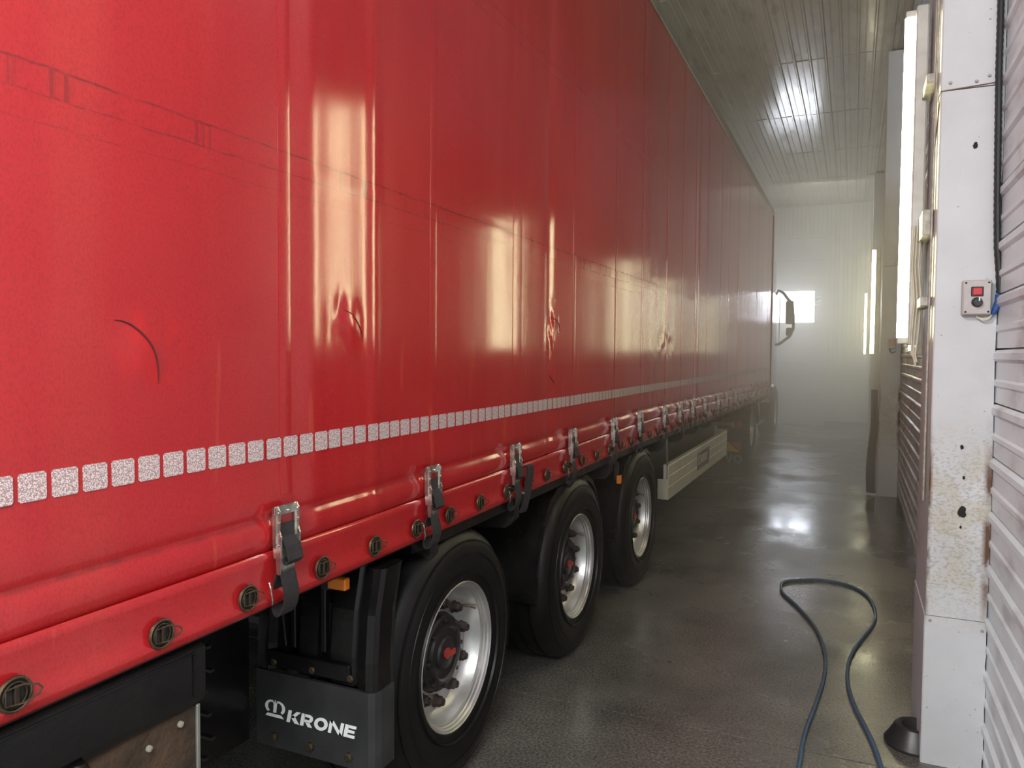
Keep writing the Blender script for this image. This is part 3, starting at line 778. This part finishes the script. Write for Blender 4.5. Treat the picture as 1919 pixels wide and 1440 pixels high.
# roof edge
MB().box(XC - .05, XC + .014, 0.0, 13.64, ZT - .005, ZT + .085, .004).build('roof_rail', M_alu, TR)
MB().box(-3.80, XC - .04, 0.0, 13.64, ZT + .03, ZT + .06).build('roof', M_skirt, TR)
MB().box(-3.82, -3.81, 0.0, 13.64, .95, ZT).build('far_curtain', M_redplastic, TR)
MB().box(-3.80, XC - .03, 0.0, 0.04, .95, ZT + .03).build('rear_door', M_skirt, TR)
MB().box(-3.80, XC - .02, 13.60, 13.64, .95, ZT + .03).build('front_bulkhead', M_skirt, TR)
MB().box(XC - .02, XC + .012, 13.60, 13.70, .92, ZT, .004).build('corner_post', M_redplastic, TR)
MB().box(-3.80, XC - .012, 0.04, 13.60, .95, 1.05).build('load_bed', M_dark, TR)
# dark side raft below the hem
rf = MB()
rows = []
for y in frange(0.02, 2.08, .25) + frange(2.12, 13.6, .25):
    b = rail_z(y)
    dp = .045 if y > 2.1 else .004
    rows.append([rf.bm.verts.new(p) for p in ((XC - .01, y, b + .03), (XC + .002, y, b + .02), (XC + .002, y, b - dp * .8), (XC - .02, y, b - dp), (XC - .10, y, b - dp), (XC - .10, y, b + .03))])
for A, B in zip(rows, rows[1:]):
    for j in range(6): rf.bm.faces.new((A[j], A[(j + 1) % 6], B[(j + 1) % 6], B[j]))
rf.build('side_raft', M_black, TR)
for yb in frange(1.55, 13.0, 0.7):
    if yb < 2.2: continue
    MB().prism([(XC - .01, .93), (XC - .01, .87), (XC - .05, .83), (-1.75, .80), (-1.75, .93)], 1, yb - .03, yb + .03).build('cross_member', M_dark, TR)
for xx in (-2.05, -3.05):
    MB().box(xx - .07, xx + .07, 0.2, 13.0, .66, .92).build('chassis_beam', M_dark, TR)
# --- wheels
WH = [2.42, 3.73, 5.04]; RZ = .468; WX = -1.289
def wheel(y):
    c = (WX, y, RZ); R0 = .265
    rim = MB().lathe([(-.004, .256), (.000, .262), (.003, .2645), (.001, .268), (-.008, .268), (-.012, .263)], 64, 'x', c)
    rim.lathe([(-.004, .256), (-.010, .2515), (-.018, .2505), (-.022, .247), (-.030, .246), (-.034, .241), (-.060, .234), (-.080, .224), (-.090, .212), (-.092, .145)], 64, 'x', c)
    wl_ = rim.build('wheel', M_rim, TR, origin=c, smooth=True, angle=28)
    tp = [(-.010, .262), (.002, .272), (.010, .30), (.016, .34), (.016, .38), (.008, .41), (-.004, .432), (-.010, .440), (-.020, .452), (-.040, .462)]
    x = -.040
    for gx in (-.085, -.155, -.225, -.295):
        tp += [(gx + .008, .4655), (gx + .006, .452), (gx - .006, .452), (gx - .008, .4655)]
    tp += [(-.345, .462), (-.365, .45), (-.385, .42), (-.395, .36), (-.385, .30), (-.37, .262)]
    ty = MB().lathe(tp, 72, 'x', c).build('tyre', M_tyre, wl_, origin=c, smooth=True, angle=30)
    for r in (.300, .372, .418):
        MB().lathe([(.010, r - .003), (.0185 if r < .4 else .010, r), (.010, r + .003)], 64, 'x', c).build('sidewall_rib', M_tyre, wl_, origin=c, smooth=True)
    MB().lathe([(-.095, .146), (-.088, .139), (-.070, .137), (-.062, .131), (-.060, .112), (-.050, .108), (-.048, .098), (-.056, .090), (-.058, .060), (-.050, .054), (-.048, .030), (-.047, .0001)], 40, 'x', c).build('hub', M_hub, wl_, origin=c, smooth=True, angle=30)
    for i in range(10):
        a = 2 * PI * (i + .35) / 10
        MB().lathe([(-.092, .024), (-.084, .024), (-.082, .0205), (-.064, .0195), (-.060, .014), (-.053, .0135), (-.051, .0001)], 6, 'x', (c[0], c[1] + .178 * math.cos(a), c[2] + .178 * math.sin(a))).build('wheel_nut', M_nut, wl_, origin=c)
    for i in range(8):
        a = 2 * PI * i / 8
        MB().lathe([(-.062, .008), (-.053, .008), (-.052, .0001)], 6, 'x', (c[0], c[1] + .122 * math.cos(a), c[2] + .122 * math.sin(a))).build('hub_bolt', M_nut, wl_, origin=c)
    em = MB(); em.lathe([(-.049, .020), (-.041, .020), (-.040, .0001)], 14, 'x', (c[0], c[1] - .006, c[2] + .004)).box(c[0] - .049, c[0] - .041, c[1] + .010, c[1] + .052, c[2] - .016, c[2] + .004)
    em.build('hub_emblem', M_redplastic, wl_, origin=c, smooth=True)
    MB().tube([(c[0] - .088, c[1] + .180, c[2] + .120), (c[0] - .060, c[1] + .196, c[2] + .115), (c[0] - .035, c[1] + .205, c[2] + .108)], .004, 6).build('valve', M_bronze, wl_, origin=c)
    return wl_
w0 = wheel(WH[0]); wch = kids(w0)
for y in WH[1:]: copy_tree(w0, TR, (WX, y, RZ), wch)
for y in WH:
    # the wheels of the far side and the axle
    copy_part(w0, TR, (-3.40, y, RZ))
    MB().lathe([(-3.45, .465), (-3.80, .465)], 40, 'x', (0, y, RZ), True, True).build('far_tyre', M_tyre, TR)
    MB().lathe([(-3.6, .06), (-1.5, .06)], 14, 'x', (0, y, RZ)).build('axle', M_dark, TR)
    # arched mudguard over each wheel
    ar = MB(); pts = []
    for i in range(15):
        a = math.radians(-5 + 190 * i / 14)
        pts.append((y + .505 * math.cos(a), RZ + min(.505 * math.sin(a), .43)))
    rows = []
    for p in pts:
        rows.append([ar.bm.verts.new(q) for q in ((XC - .03, p[0], p[1]), (XC - .025, p[0], p[1] - .02), (-1.70, p[0], p[1] - .0), (-1.70, p[0], p[1] + .012), (XC - .03, p[0], p[1] + .012))])
    for A, B in zip(rows, rows[1:]):
        for j in range(5): ar.bm.faces.new((A[j], A[(j + 1) % 5], B[(j + 1) % 5], B[j]))
    if y != WH[0]: ar.build('mudguard', M_black, TR, smooth=True)
    else: ar.bm.free()
# --- rear mudguard and printed flap behind the first wheel
YF = 1.83
mg = MB()
# cross-section in x-y with a pleated rear face, outer corner rounded
sec = [(-1.70, 1.84), (-1.655, 1.836), (-1.63, 1.850), (-1.60, 1.850), (-1.585, 1.878), (-1.555, 1.878), (-1.545, 1.850), (-1.475, 1.850), (-1.465, 1.876), (-1.435, 1.876), (-1.425, 1.850),
       (-1.345, 1.846), (-1.328, 1.862), (-1.318, 1.840), (-1.285, 1.830), (-1.262, 1.834), (-1.254, 1.850), (-1.254, 1.915), (-1.262, 1.945), (-1.27, 1.955), (-1.70, 1.955)]
lv = [(.575, .0), (.66, .0), (.80, .012), (.93, .045)]
rows = []
for zz, dy in lv: rows.append([mg.bm.verts.new((p[0], p[1] + dy, zz)) for p in sec])
for A, B in zip(rows, rows[1:]):
    for j in range(len(sec)): mg.bm.faces.new((A[j], A[(j + 1) % len(sec)], B[(j + 1) % len(sec)], B[j]))
mg.bm.faces.new(rows[0][::-1]); mg.bm.faces.new(rows[-1])
mud = mg.build('rear_mudguard', M_black, TR, origin=(-1.48, YF, .575))
# smooth lower face plate with bolts (hides the pleats near the hinge line)
MB().box(-1.66, -1.345, 1.832, 1.85, .59, .64, .003).build('hinge_bar', M_black, mud)
for x in (-1.628, -1.481, -1.34):
    MB().lathe([(1.824, .0001), (1.824, .006), (1.828, .0065), (1.829, .011), (1.833, .011)], 12, 'y', (x, 0, .605 - .0)).build('bolt', M_bronze, mud, smooth=True)
for yy_, (z0, z1) in ((-1.565, (.655, .90)), (-1.450, (.66, .90))):
    MB().box(yy_ - .010, yy_ + .008, 1.846, 1.868, z0, z1, .003).build('pressed_rib', M_black, mud)
for zc in (.76, .82, .875):
    MB().box(-1.548, -1.528, 1.842, 1.850, zc - .002, zc + .002).build('clip_tab', M_black, mud)
MB().tube([(-1.575, 1.835, .96), (-1.59, 1.832, .87), (-1.598, 1.838, .76), (-1.592, 1.845, .66)], .003, 6).build('brake_line', M_strap, mud, smooth=True)
fp = MB().prism([(-1.70, 1.832), (-1.30, 1.828), (-1.275, 1.828), (-1.258, 1.840), (-1.250, 1.862), (-1.250, 1.93), (-1.256, 1.93), (-1.258, 1.868), (-1.268, 1.848), (-1.30, 1.840), (-1.70, 1.844)], 2, .335, .574)
flap = fp.build('mud_flap', M_flap, TR, origin=(-1.48, YF, .335))
for x in (-1.628, -1.487, -1.344):
    MB().lathe([(1.818, .0001), (1.818, .007), (1.8225, .0075), (1.8235, .0135), (1.829, .014)], 14, 'y', (x, 0, .368)).build('bolt', M_bronze, flap, smooth=True)
# amber marker lamp
ml = MB().box(-1.400, -1.335, 1.800, 1.826, .876, .912, .004).build('marker_lamp', M_amber, TR)
MB().box(-1.425, -1.400, 1.802, 1.83, .870, .918, .003).build('lamp_foot', M_strap, ml)
MB().box(-1.27, -1.245, 4.36, 4.39, .80, .85, .004).build('marker_lamp', M_amber, TR)
MB().box(-1.285, -1.262, 4.365, 4.385, .82, .93).build('lamp_stay', M_dark, TR)

# --- letters, built as thin printed shapes: rows of (polygons) in cap-height units
def arc(cx, cy, rx, ry, a0, a1, n):
    return [(cx + rx * math.cos(math.radians(a0 + (a1 - a0) * i / n)), cy + ry * math.sin(math.radians(a0 + (a1 - a0) * i / n))) for i in range(n + 1)]
def ringquads(cx, cy, rx, ry, tx, ty, a0, a1, n):
    o = arc(cx, cy, rx, ry, a0, a1, n); i_ = arc(cx, cy, rx - tx, ry - ty, a0, a1, n)
    return [[o[k], o[k + 1], i_[k + 1], i_[k]] for k in range(n)]
GL = {
 'K': (1.28, [[(0, 0), (.32, 0), (.32, 1), (0, 1)], [(.28, .44), (.78, 1), (1.18, 1), (.60, .42)], [(.34, .58), (.60, .64), (1.20, 0), (.80, 0), (.34, .46)]]),
 'R': (1.26, [[(0, 0), (.32, 0), (.32, 1), (0, 1)], [(.28, 1), (.28, .78), (.72, .78), (.72, 1)], [(.28, .56), (.28, .34), (.72, .34), (.72, .56)], [(.45, .36), (.78, .40), (1.14, 0), (.76, 0)]] + ringquads(.72, .67, .38, .33, .30, .22, -90, 90, 8)),
 'O': (1.36, ringquads(.62, .5, .62, .53, .31, .25, 0, 360, 24)),
 'N': (1.40, [[(0, 0), (.28, 0), (.28, 1), (0, 1)], [(1.0, 0), (1.28, 0), (1.28, 1), (1.0, 1)], [(0, 1), (.33, 1), (1.28, 0), (.95, 0)]]),
 'E': (1.05, [[(0, 0), (.32, 0), (.32, 1), (0, 1)], [(.3, 0), (.98, 0), (.98, .23), (.3, .23)], [(.3, .39), (.90, .39), (.90, .61), (.3, .61)], [(.3, .77), (.98, .77), (.98, 1), (.3, 1)]]),
 'V': (1.1, [[(0, 1), (.30, 1), (.62, 0), (.40, 0)], [(.72, 1), (1.02, 1), (.62, 0), (.40, 0)]]),
}
def word(txt, place, mat, parent, shear=.22, name='letter'):
    """place(u, v, d) maps cap units and depth to world"""
    x = 0
    for ch in txt:
        wd, polys = GL[ch]; b = MB()
        for pl in polys:
            A = [b.bm.verts.new(place(x + p[0] + shear * p[1], p[1], 0)) for p in pl]; B = [b.bm.verts.new(place(x + p[0] + shear * p[1], p[1], 1)) for p in pl]
            b.bm.faces.new(A); b.bm.faces.new(B[::-1])
            for i in range(len(pl)): b.bm.faces.new((A[i], B[i], B[(i + 1) % len(pl)], A[(i + 1) % len(pl)]))
        b.build(name, mat, parent); x += wd
    return x
CROWN = [[(.02, 0), (1.28, 0), (1.10, .22), (.16, .22)],
         [(.50, 1.22), (.60, .98), (.56, .34), (.76, .34), (.82, .98), (.92, 1.22), (.74, 1.04), (.70, 1.30), (.64, 1.04)]] \
    + ringquads(.46, .74, .46, .50, .20, .14, 75, 235, 12) + ringquads(.92, .74, .46, .50, .20, .14, 105, -55, 12)
def crown(place, mat, parent, k=1.0):
    b = MB()
    for pl in CROWN:
        A = [b.bm.verts.new(place(p[0] * k, p[1] * k, 0)) for p in pl]; B = [b.bm.verts.new(place(p[0] * k, p[1] * k, 1)) for p in pl]
        b.bm.faces.new(A); b.bm.faces.new(B[::-1])
        for i in range(len(pl)): b.bm.faces.new((A[i], B[i], B[(i + 1) % len(pl)], A[(i + 1) % len(pl)]))
    b.build('crown_emblem', mat, parent)
cap = .0385; s_ = (.262 - .22 * cap) / (6.28 * cap)
word('KRONE', lambda u, v, d: (-1.577 + u * cap * s_, 1.8283 - d * .0012 - 0.0, .428 + v * cap), M_white, flap)
crown(lambda u, v, d: (-1.662 + u * .0575, 1.8292 - d * .0012, .432 + v * .0425), M_white, flap)

# --- tool box and muddy underside at the near rear
tb = MB()
tb.prism([(XC - .016, .945), (XC + .006, .93), (XC + .006, .825), (XC - .002, .808), (XC - .30, .800), (XC - .30, .95)], 1, 0.10, 1.225)
box_ = tb.build('storage_box', M_black, TR)
MB().box(XC + .004, XC + .009, .30, .31, .82, .925).box(XC + .004, XC + .009, 1.19, 1.196, .83, .92).box(XC + .004, XC + .0085, .30, 1.196, .922, .926).build('box_bead', M_black, box_)
rb = MB().lathe([(.55, .020), (.80, .020), (.815, .012)], 16, 'z', (XC + .004, .925, 0), True, True)
rb.build('round_post', M_black, box_, smooth=True)
for zz in (.78, .75):
    MB().tube([(XC + .0, .80, zz - .02), (XC + .015, .84, zz - .01), (XC + .01, .88, zz + .005)], .004, 6).build('latch_rod', M_dark, box_, smooth=True)
MB().box(XC - .05, XC - .012, .20, 1.215, .30, .80, .004).build('muddy_beam', M_brown, TR)
MB().box(XC - .014, XC - .006, 1.212, 1.222, .30, .80, .002).build('beam_edge', M_alu, TR)
for (yy, zz) in ((1.17, .775), (1.09, .76), (.98, .745), (1.19, .60)):
    MB().lathe([(0, .007), (.006, .0065), (.007, .0001)], 8, 'x', (XC - .012, yy, zz)).build('beam_bolt', M_plate, TR)
for k in range(8):
    zz = .34 + .062 * k
    MB().box(-1.72, -1.55 - .012 * (k % 3), 1.50, 1.515, zz, zz + .008, .001).build('rubber_slat', M_dark, TR)
MB().box(-1.95, -1.72, 1.50, 1.62, .30, .93).build('inner_plate', M_dark, TR)
MB().box(-1.72, -1.70, 1.55, 1.80, .36, .93).build('inner_guard', M_black, TR)

# --- cream side guard with label and the dark recessed box above it
sg = MB()
P0, P1 = 5.86, 8.85
sg.prism([(-1.29, .44), (-1.29, .535), (-1.2925, .538), (-1.2925, .545), (-1.29, .548), (-1.29, .62), (-1.2925, .623), (-1.2925, .630), (-1.29, .633), (-1.29, .70), (-1.296, .712), (-1.33, .712), (-1.33, .44)], 1, P0, P1)
guard = sg.build('side_guard', M_skirt, TR)
MB().box(-1.375, -1.292, P0 - .006, P0, .44, .60, .003).build('end_cap', M_skirt, guard)
lb = MB().box(-1.2915, -1.2895, 7.05, 7.70, .50, .66).build('label_plate', M_grey, guard)
word('KRONE', lambda u, v, d: (-1.2895 + d * .0012, 7.25 + u * .075 * .68, .55 + v * .075), M_skirt, guard, name='label_letter')
crown(lambda u, v, d: (-1.2895 + d * .0012, 7.09 + u * .09, .55 + v * .07), M_skirt, guard)
MB().prism([(5.80, .93), (5.83, .93), (5.87, .70), (5.86, .60), (5.85, .60), (5.855, .70)], 0, -1.305, -1.295).build('guard_stay', M_alu, TR)
MB().box(-1.95, -1.42, 5.95, 8.75, .50, .90).build('recessed_box', M_dark, TR)
MB().prism([(5.62, .93), (5.95, .93), (5.95, .45), (5.80, .48)], 0, -1.46, -1.42).build('recessed_box_end', M_dark, TR)
# landing leg
MB().box(-1.75, -1.60, 9.3, 9.45, .25, .92).build('landing_leg', M_dark, TR)

# ================================================================== TRACTOR UNIT
TU = thing('tractor_unit', (-2.55, 13.6, 0), 'hazy pale tractor unit at the far end, wing mirror sticking out', 'truck')
MB().box(-3.1, -2.0, 10.6, 17.0, .60, .90).build('chassis', M_dark, TU)
def twheel(y, x):
    c = (x, y, .50)
    o = MB().lathe([(-.01, .29), (-.03, .28), (-.14, .26), (-.15, .10), (-.05, .09), (-.04, .0001)], 36, 'x', c).build('wheel', M_rim, TU, origin=c, smooth=True, angle=30)
    MB().lathe([(-.01, .29), (.005, .33), (.005, .42), (-.03, .485), (-.06, .50), (-.28, .50), (-.30, .45)], 40, 'x', c).build('tyre', M_tyre, o, origin=c, smooth=True, angle=30)
    return o
twheel(11.85, -1.36); twheel(15.6, -1.36)
fd = MB(); rows = []
for i in range(13):
    a = math.radians(180 * i / 12)
    rows.append([fd.bm.verts.new(q) for q in ((-1.33, 11.85 + .60 * math.cos(a), .50 + .58 * math.sin(a) * .72), (-1.33, 11.85 + .56 * math.cos(a), .50 + .54 * math.sin(a) * .70), (-1.78, 11.85 + .56 * math.cos(a), .50 + .54 * math.sin(a) * .70), (-1.78, 11.85 + .60 * math.cos(a), .50 + .58 * math.sin(a) * .72))])
for A, B in zip(rows, rows[1:]):
    for j in range(4): fd.bm.faces.new((A[j], A[(j + 1) % 4], B[(j + 1) % 4], B[j]))
fd.build('rear_fender', M_black, TU)
# marker board: yellow shield with red edge, tail lamp, flap with faint letters
mbd = MB().box(-1.67, -1.38, 10.98, 11.0, -1.20 + H - .38, H - 1.20, .003).build('rear_flap', M_dark, TU)
MB().prism([(-1.64, .345), (-1.655, .28), (-1.60, .215), (-1.41, .205), (-1.50, .27), (-1.58, .345)], 1, 10.968, 10.979).build('yellow_board', M_yellow, mbd)
MB().prism([(-1.555, .345), (-1.405, .345), (-1.405, .225), (-1.48, .275)], 1, 10.970, 10.979).build('red_board', M_orange, mbd)
MB().lathe([(10.966, .010), (10.964, .0001)], 10, 'y', (-1.595, 0, .30)).build('board_bolt', M_hole, mbd)
word('VO', lambda u, v, d: (-1.62 + u * .10, 10.979 - d * .002, .05 + v * .12), M_guardgrey, mbd, 0)
MB().lathe([(10.93, .0001), (10.93, .045), (11.0, .05)], 16, 'y', (-1.455, 0, .585)).build('tail_lamp', M_redplastic, TU, smooth=True)
MB().tube([(-1.52, 10.95, .595), (-2.05, 10.95, .60)], .022, 10).build('lamp_bar', M_guardgrey, TU, smooth=True)
MB().tube([(-1.505, 10.94, .595), (-1.53, 10.94, .595)], .034, 10).build('lamp_collar', M_skirt, TU, smooth=True)
# pale curved fender strip and side steps
ps = MB(); ps.strip(catmull([(-1.36, 12.85, .80), (-1.31, 12.95, .79), (-1.30, 13.05, .65), (-1.32, 13.1, .50)], 5), .09, (1, .6, 0), .02)
ps.build('pale_fender', M_guardgrey, TU, smooth=True)
MB().box(-2.0, -1.45, 13.2, 14.6, .35, .85, .03, 2).build('fuel_tank', M_alu, TU, smooth=True)
cabm = MB(); cabm.prism([(14.35, .55), (14.35, 3.35), (14.6, 3.55), (16.1, 3.45), (16.45, 2.5), (16.6, 1.4), (16.6, .35), (16.15, .35), (16.1, .75), (15.9, 1.0), (15.3, 1.0), (15.1, .75), (15.05, .35), (14.6, .35)], 0, -3.67, -1.45)
bmesh.ops.bevel(cabm.bm, geom=[e for e in cabm.bm.edges if abs((e.verts[0].co - e.verts[1].co).x) < .01], offset=.05, segments=2, affect='EDGES')
cabm.build('cab', M_cab, TU, smooth=True, angle=30)
MB().prism([(15.0, 1.9), (15.0, 2.75), (15.95, 2.75), (16.25, 2.1), (16.25, 1.9)], 0, -1.452, -1.444).build('side_window', M_mirror, TU)
MB().tube([(-1.46, 16.2, 2.78), (-1.40, 16.15, 2.86), (-1.30, 16.1, 2.80), (-1.20, 16.05, 2.66), (-1.13, 16.0, 2.60), (-1.10, 16.0, 2.3), (-1.10, 16.0, 2.08), (-1.18, 16.05, 1.93), (-1.38, 16.15, 1.78), (-1.46, 16.2, 1.78)], .028, 8).build('mirror_arm', M_conduit, TU, smooth=True)
mm = MB().box(-1.245, -1.10, 15.94, 16.06, 2.18, 2.64, .03, 2).build('wing_mirror', M_conduit, TU, smooth=True)
MB().box(-1.232, -1.112, 15.934, 15.942, 2.20, 2.62, .004).build('mirror_glass', M_mirror, mm)
MB().box(-1.235, -1.11, 15.95, 16.05, 1.95, 2.11, .03, 2).build('kerb_mirror', M_conduit, TU, smooth=True)
MB().tube([(-1.37, 16.15, 2.76), (-1.375, 16.15, 1.80)], .007, 6).build('grab_rail', M_alu, TU, smooth=True)

# ================================================================== STEAM
def steam(name, dens, x0, x1, y0, y1, z0, z1, col, parent):
    mt = bpy.data.materials.new(name); mt.use_nodes = True; nt = mt.node_tree
    nt.nodes.remove(nt.nodes['Principled BSDF'])
    vs = nt.nodes.new('ShaderNodeVolumeScatter'); vs.inputs['Density'].default_value = dens
    vs.inputs['Color'].default_value = (*col, 1); vs.inputs['Anisotropy'].default_value = 0.35
    nt.links.new(vs.outputs[0], nt.nodes['Material Output'].inputs['Volume'])
    o = MB().box(x0, x1, y0, y1, z0, z1).build(name, mt, parent)
    o['kind'] = 'stuff'
    return o
ST = thing('steam_cloud', (-1.2, 10, 0), 'pale steam haze hanging over the wet aisle from mid room to the gate', 'steam')
steam('steam_layer', .012, -5.55, .268, 2.6, YE - .04, .004, ZC - .02, (.97, .95, .88), ST)
steam('steam_bank', .066, -3.0, .264, 5.2, YE - .05, .006, ZC - .03, (.97, .95, .87), ST)
steam('steam_core', .062, -2.6, .260, 8.0, YE - .06, .008, ZC - .04, (.97, .95, .87), ST)
steam('steam_ground_layer', .016, -3.2, .256, 3.3, YE - .07, .010, 1.5, (.95, .96, .94), ST)
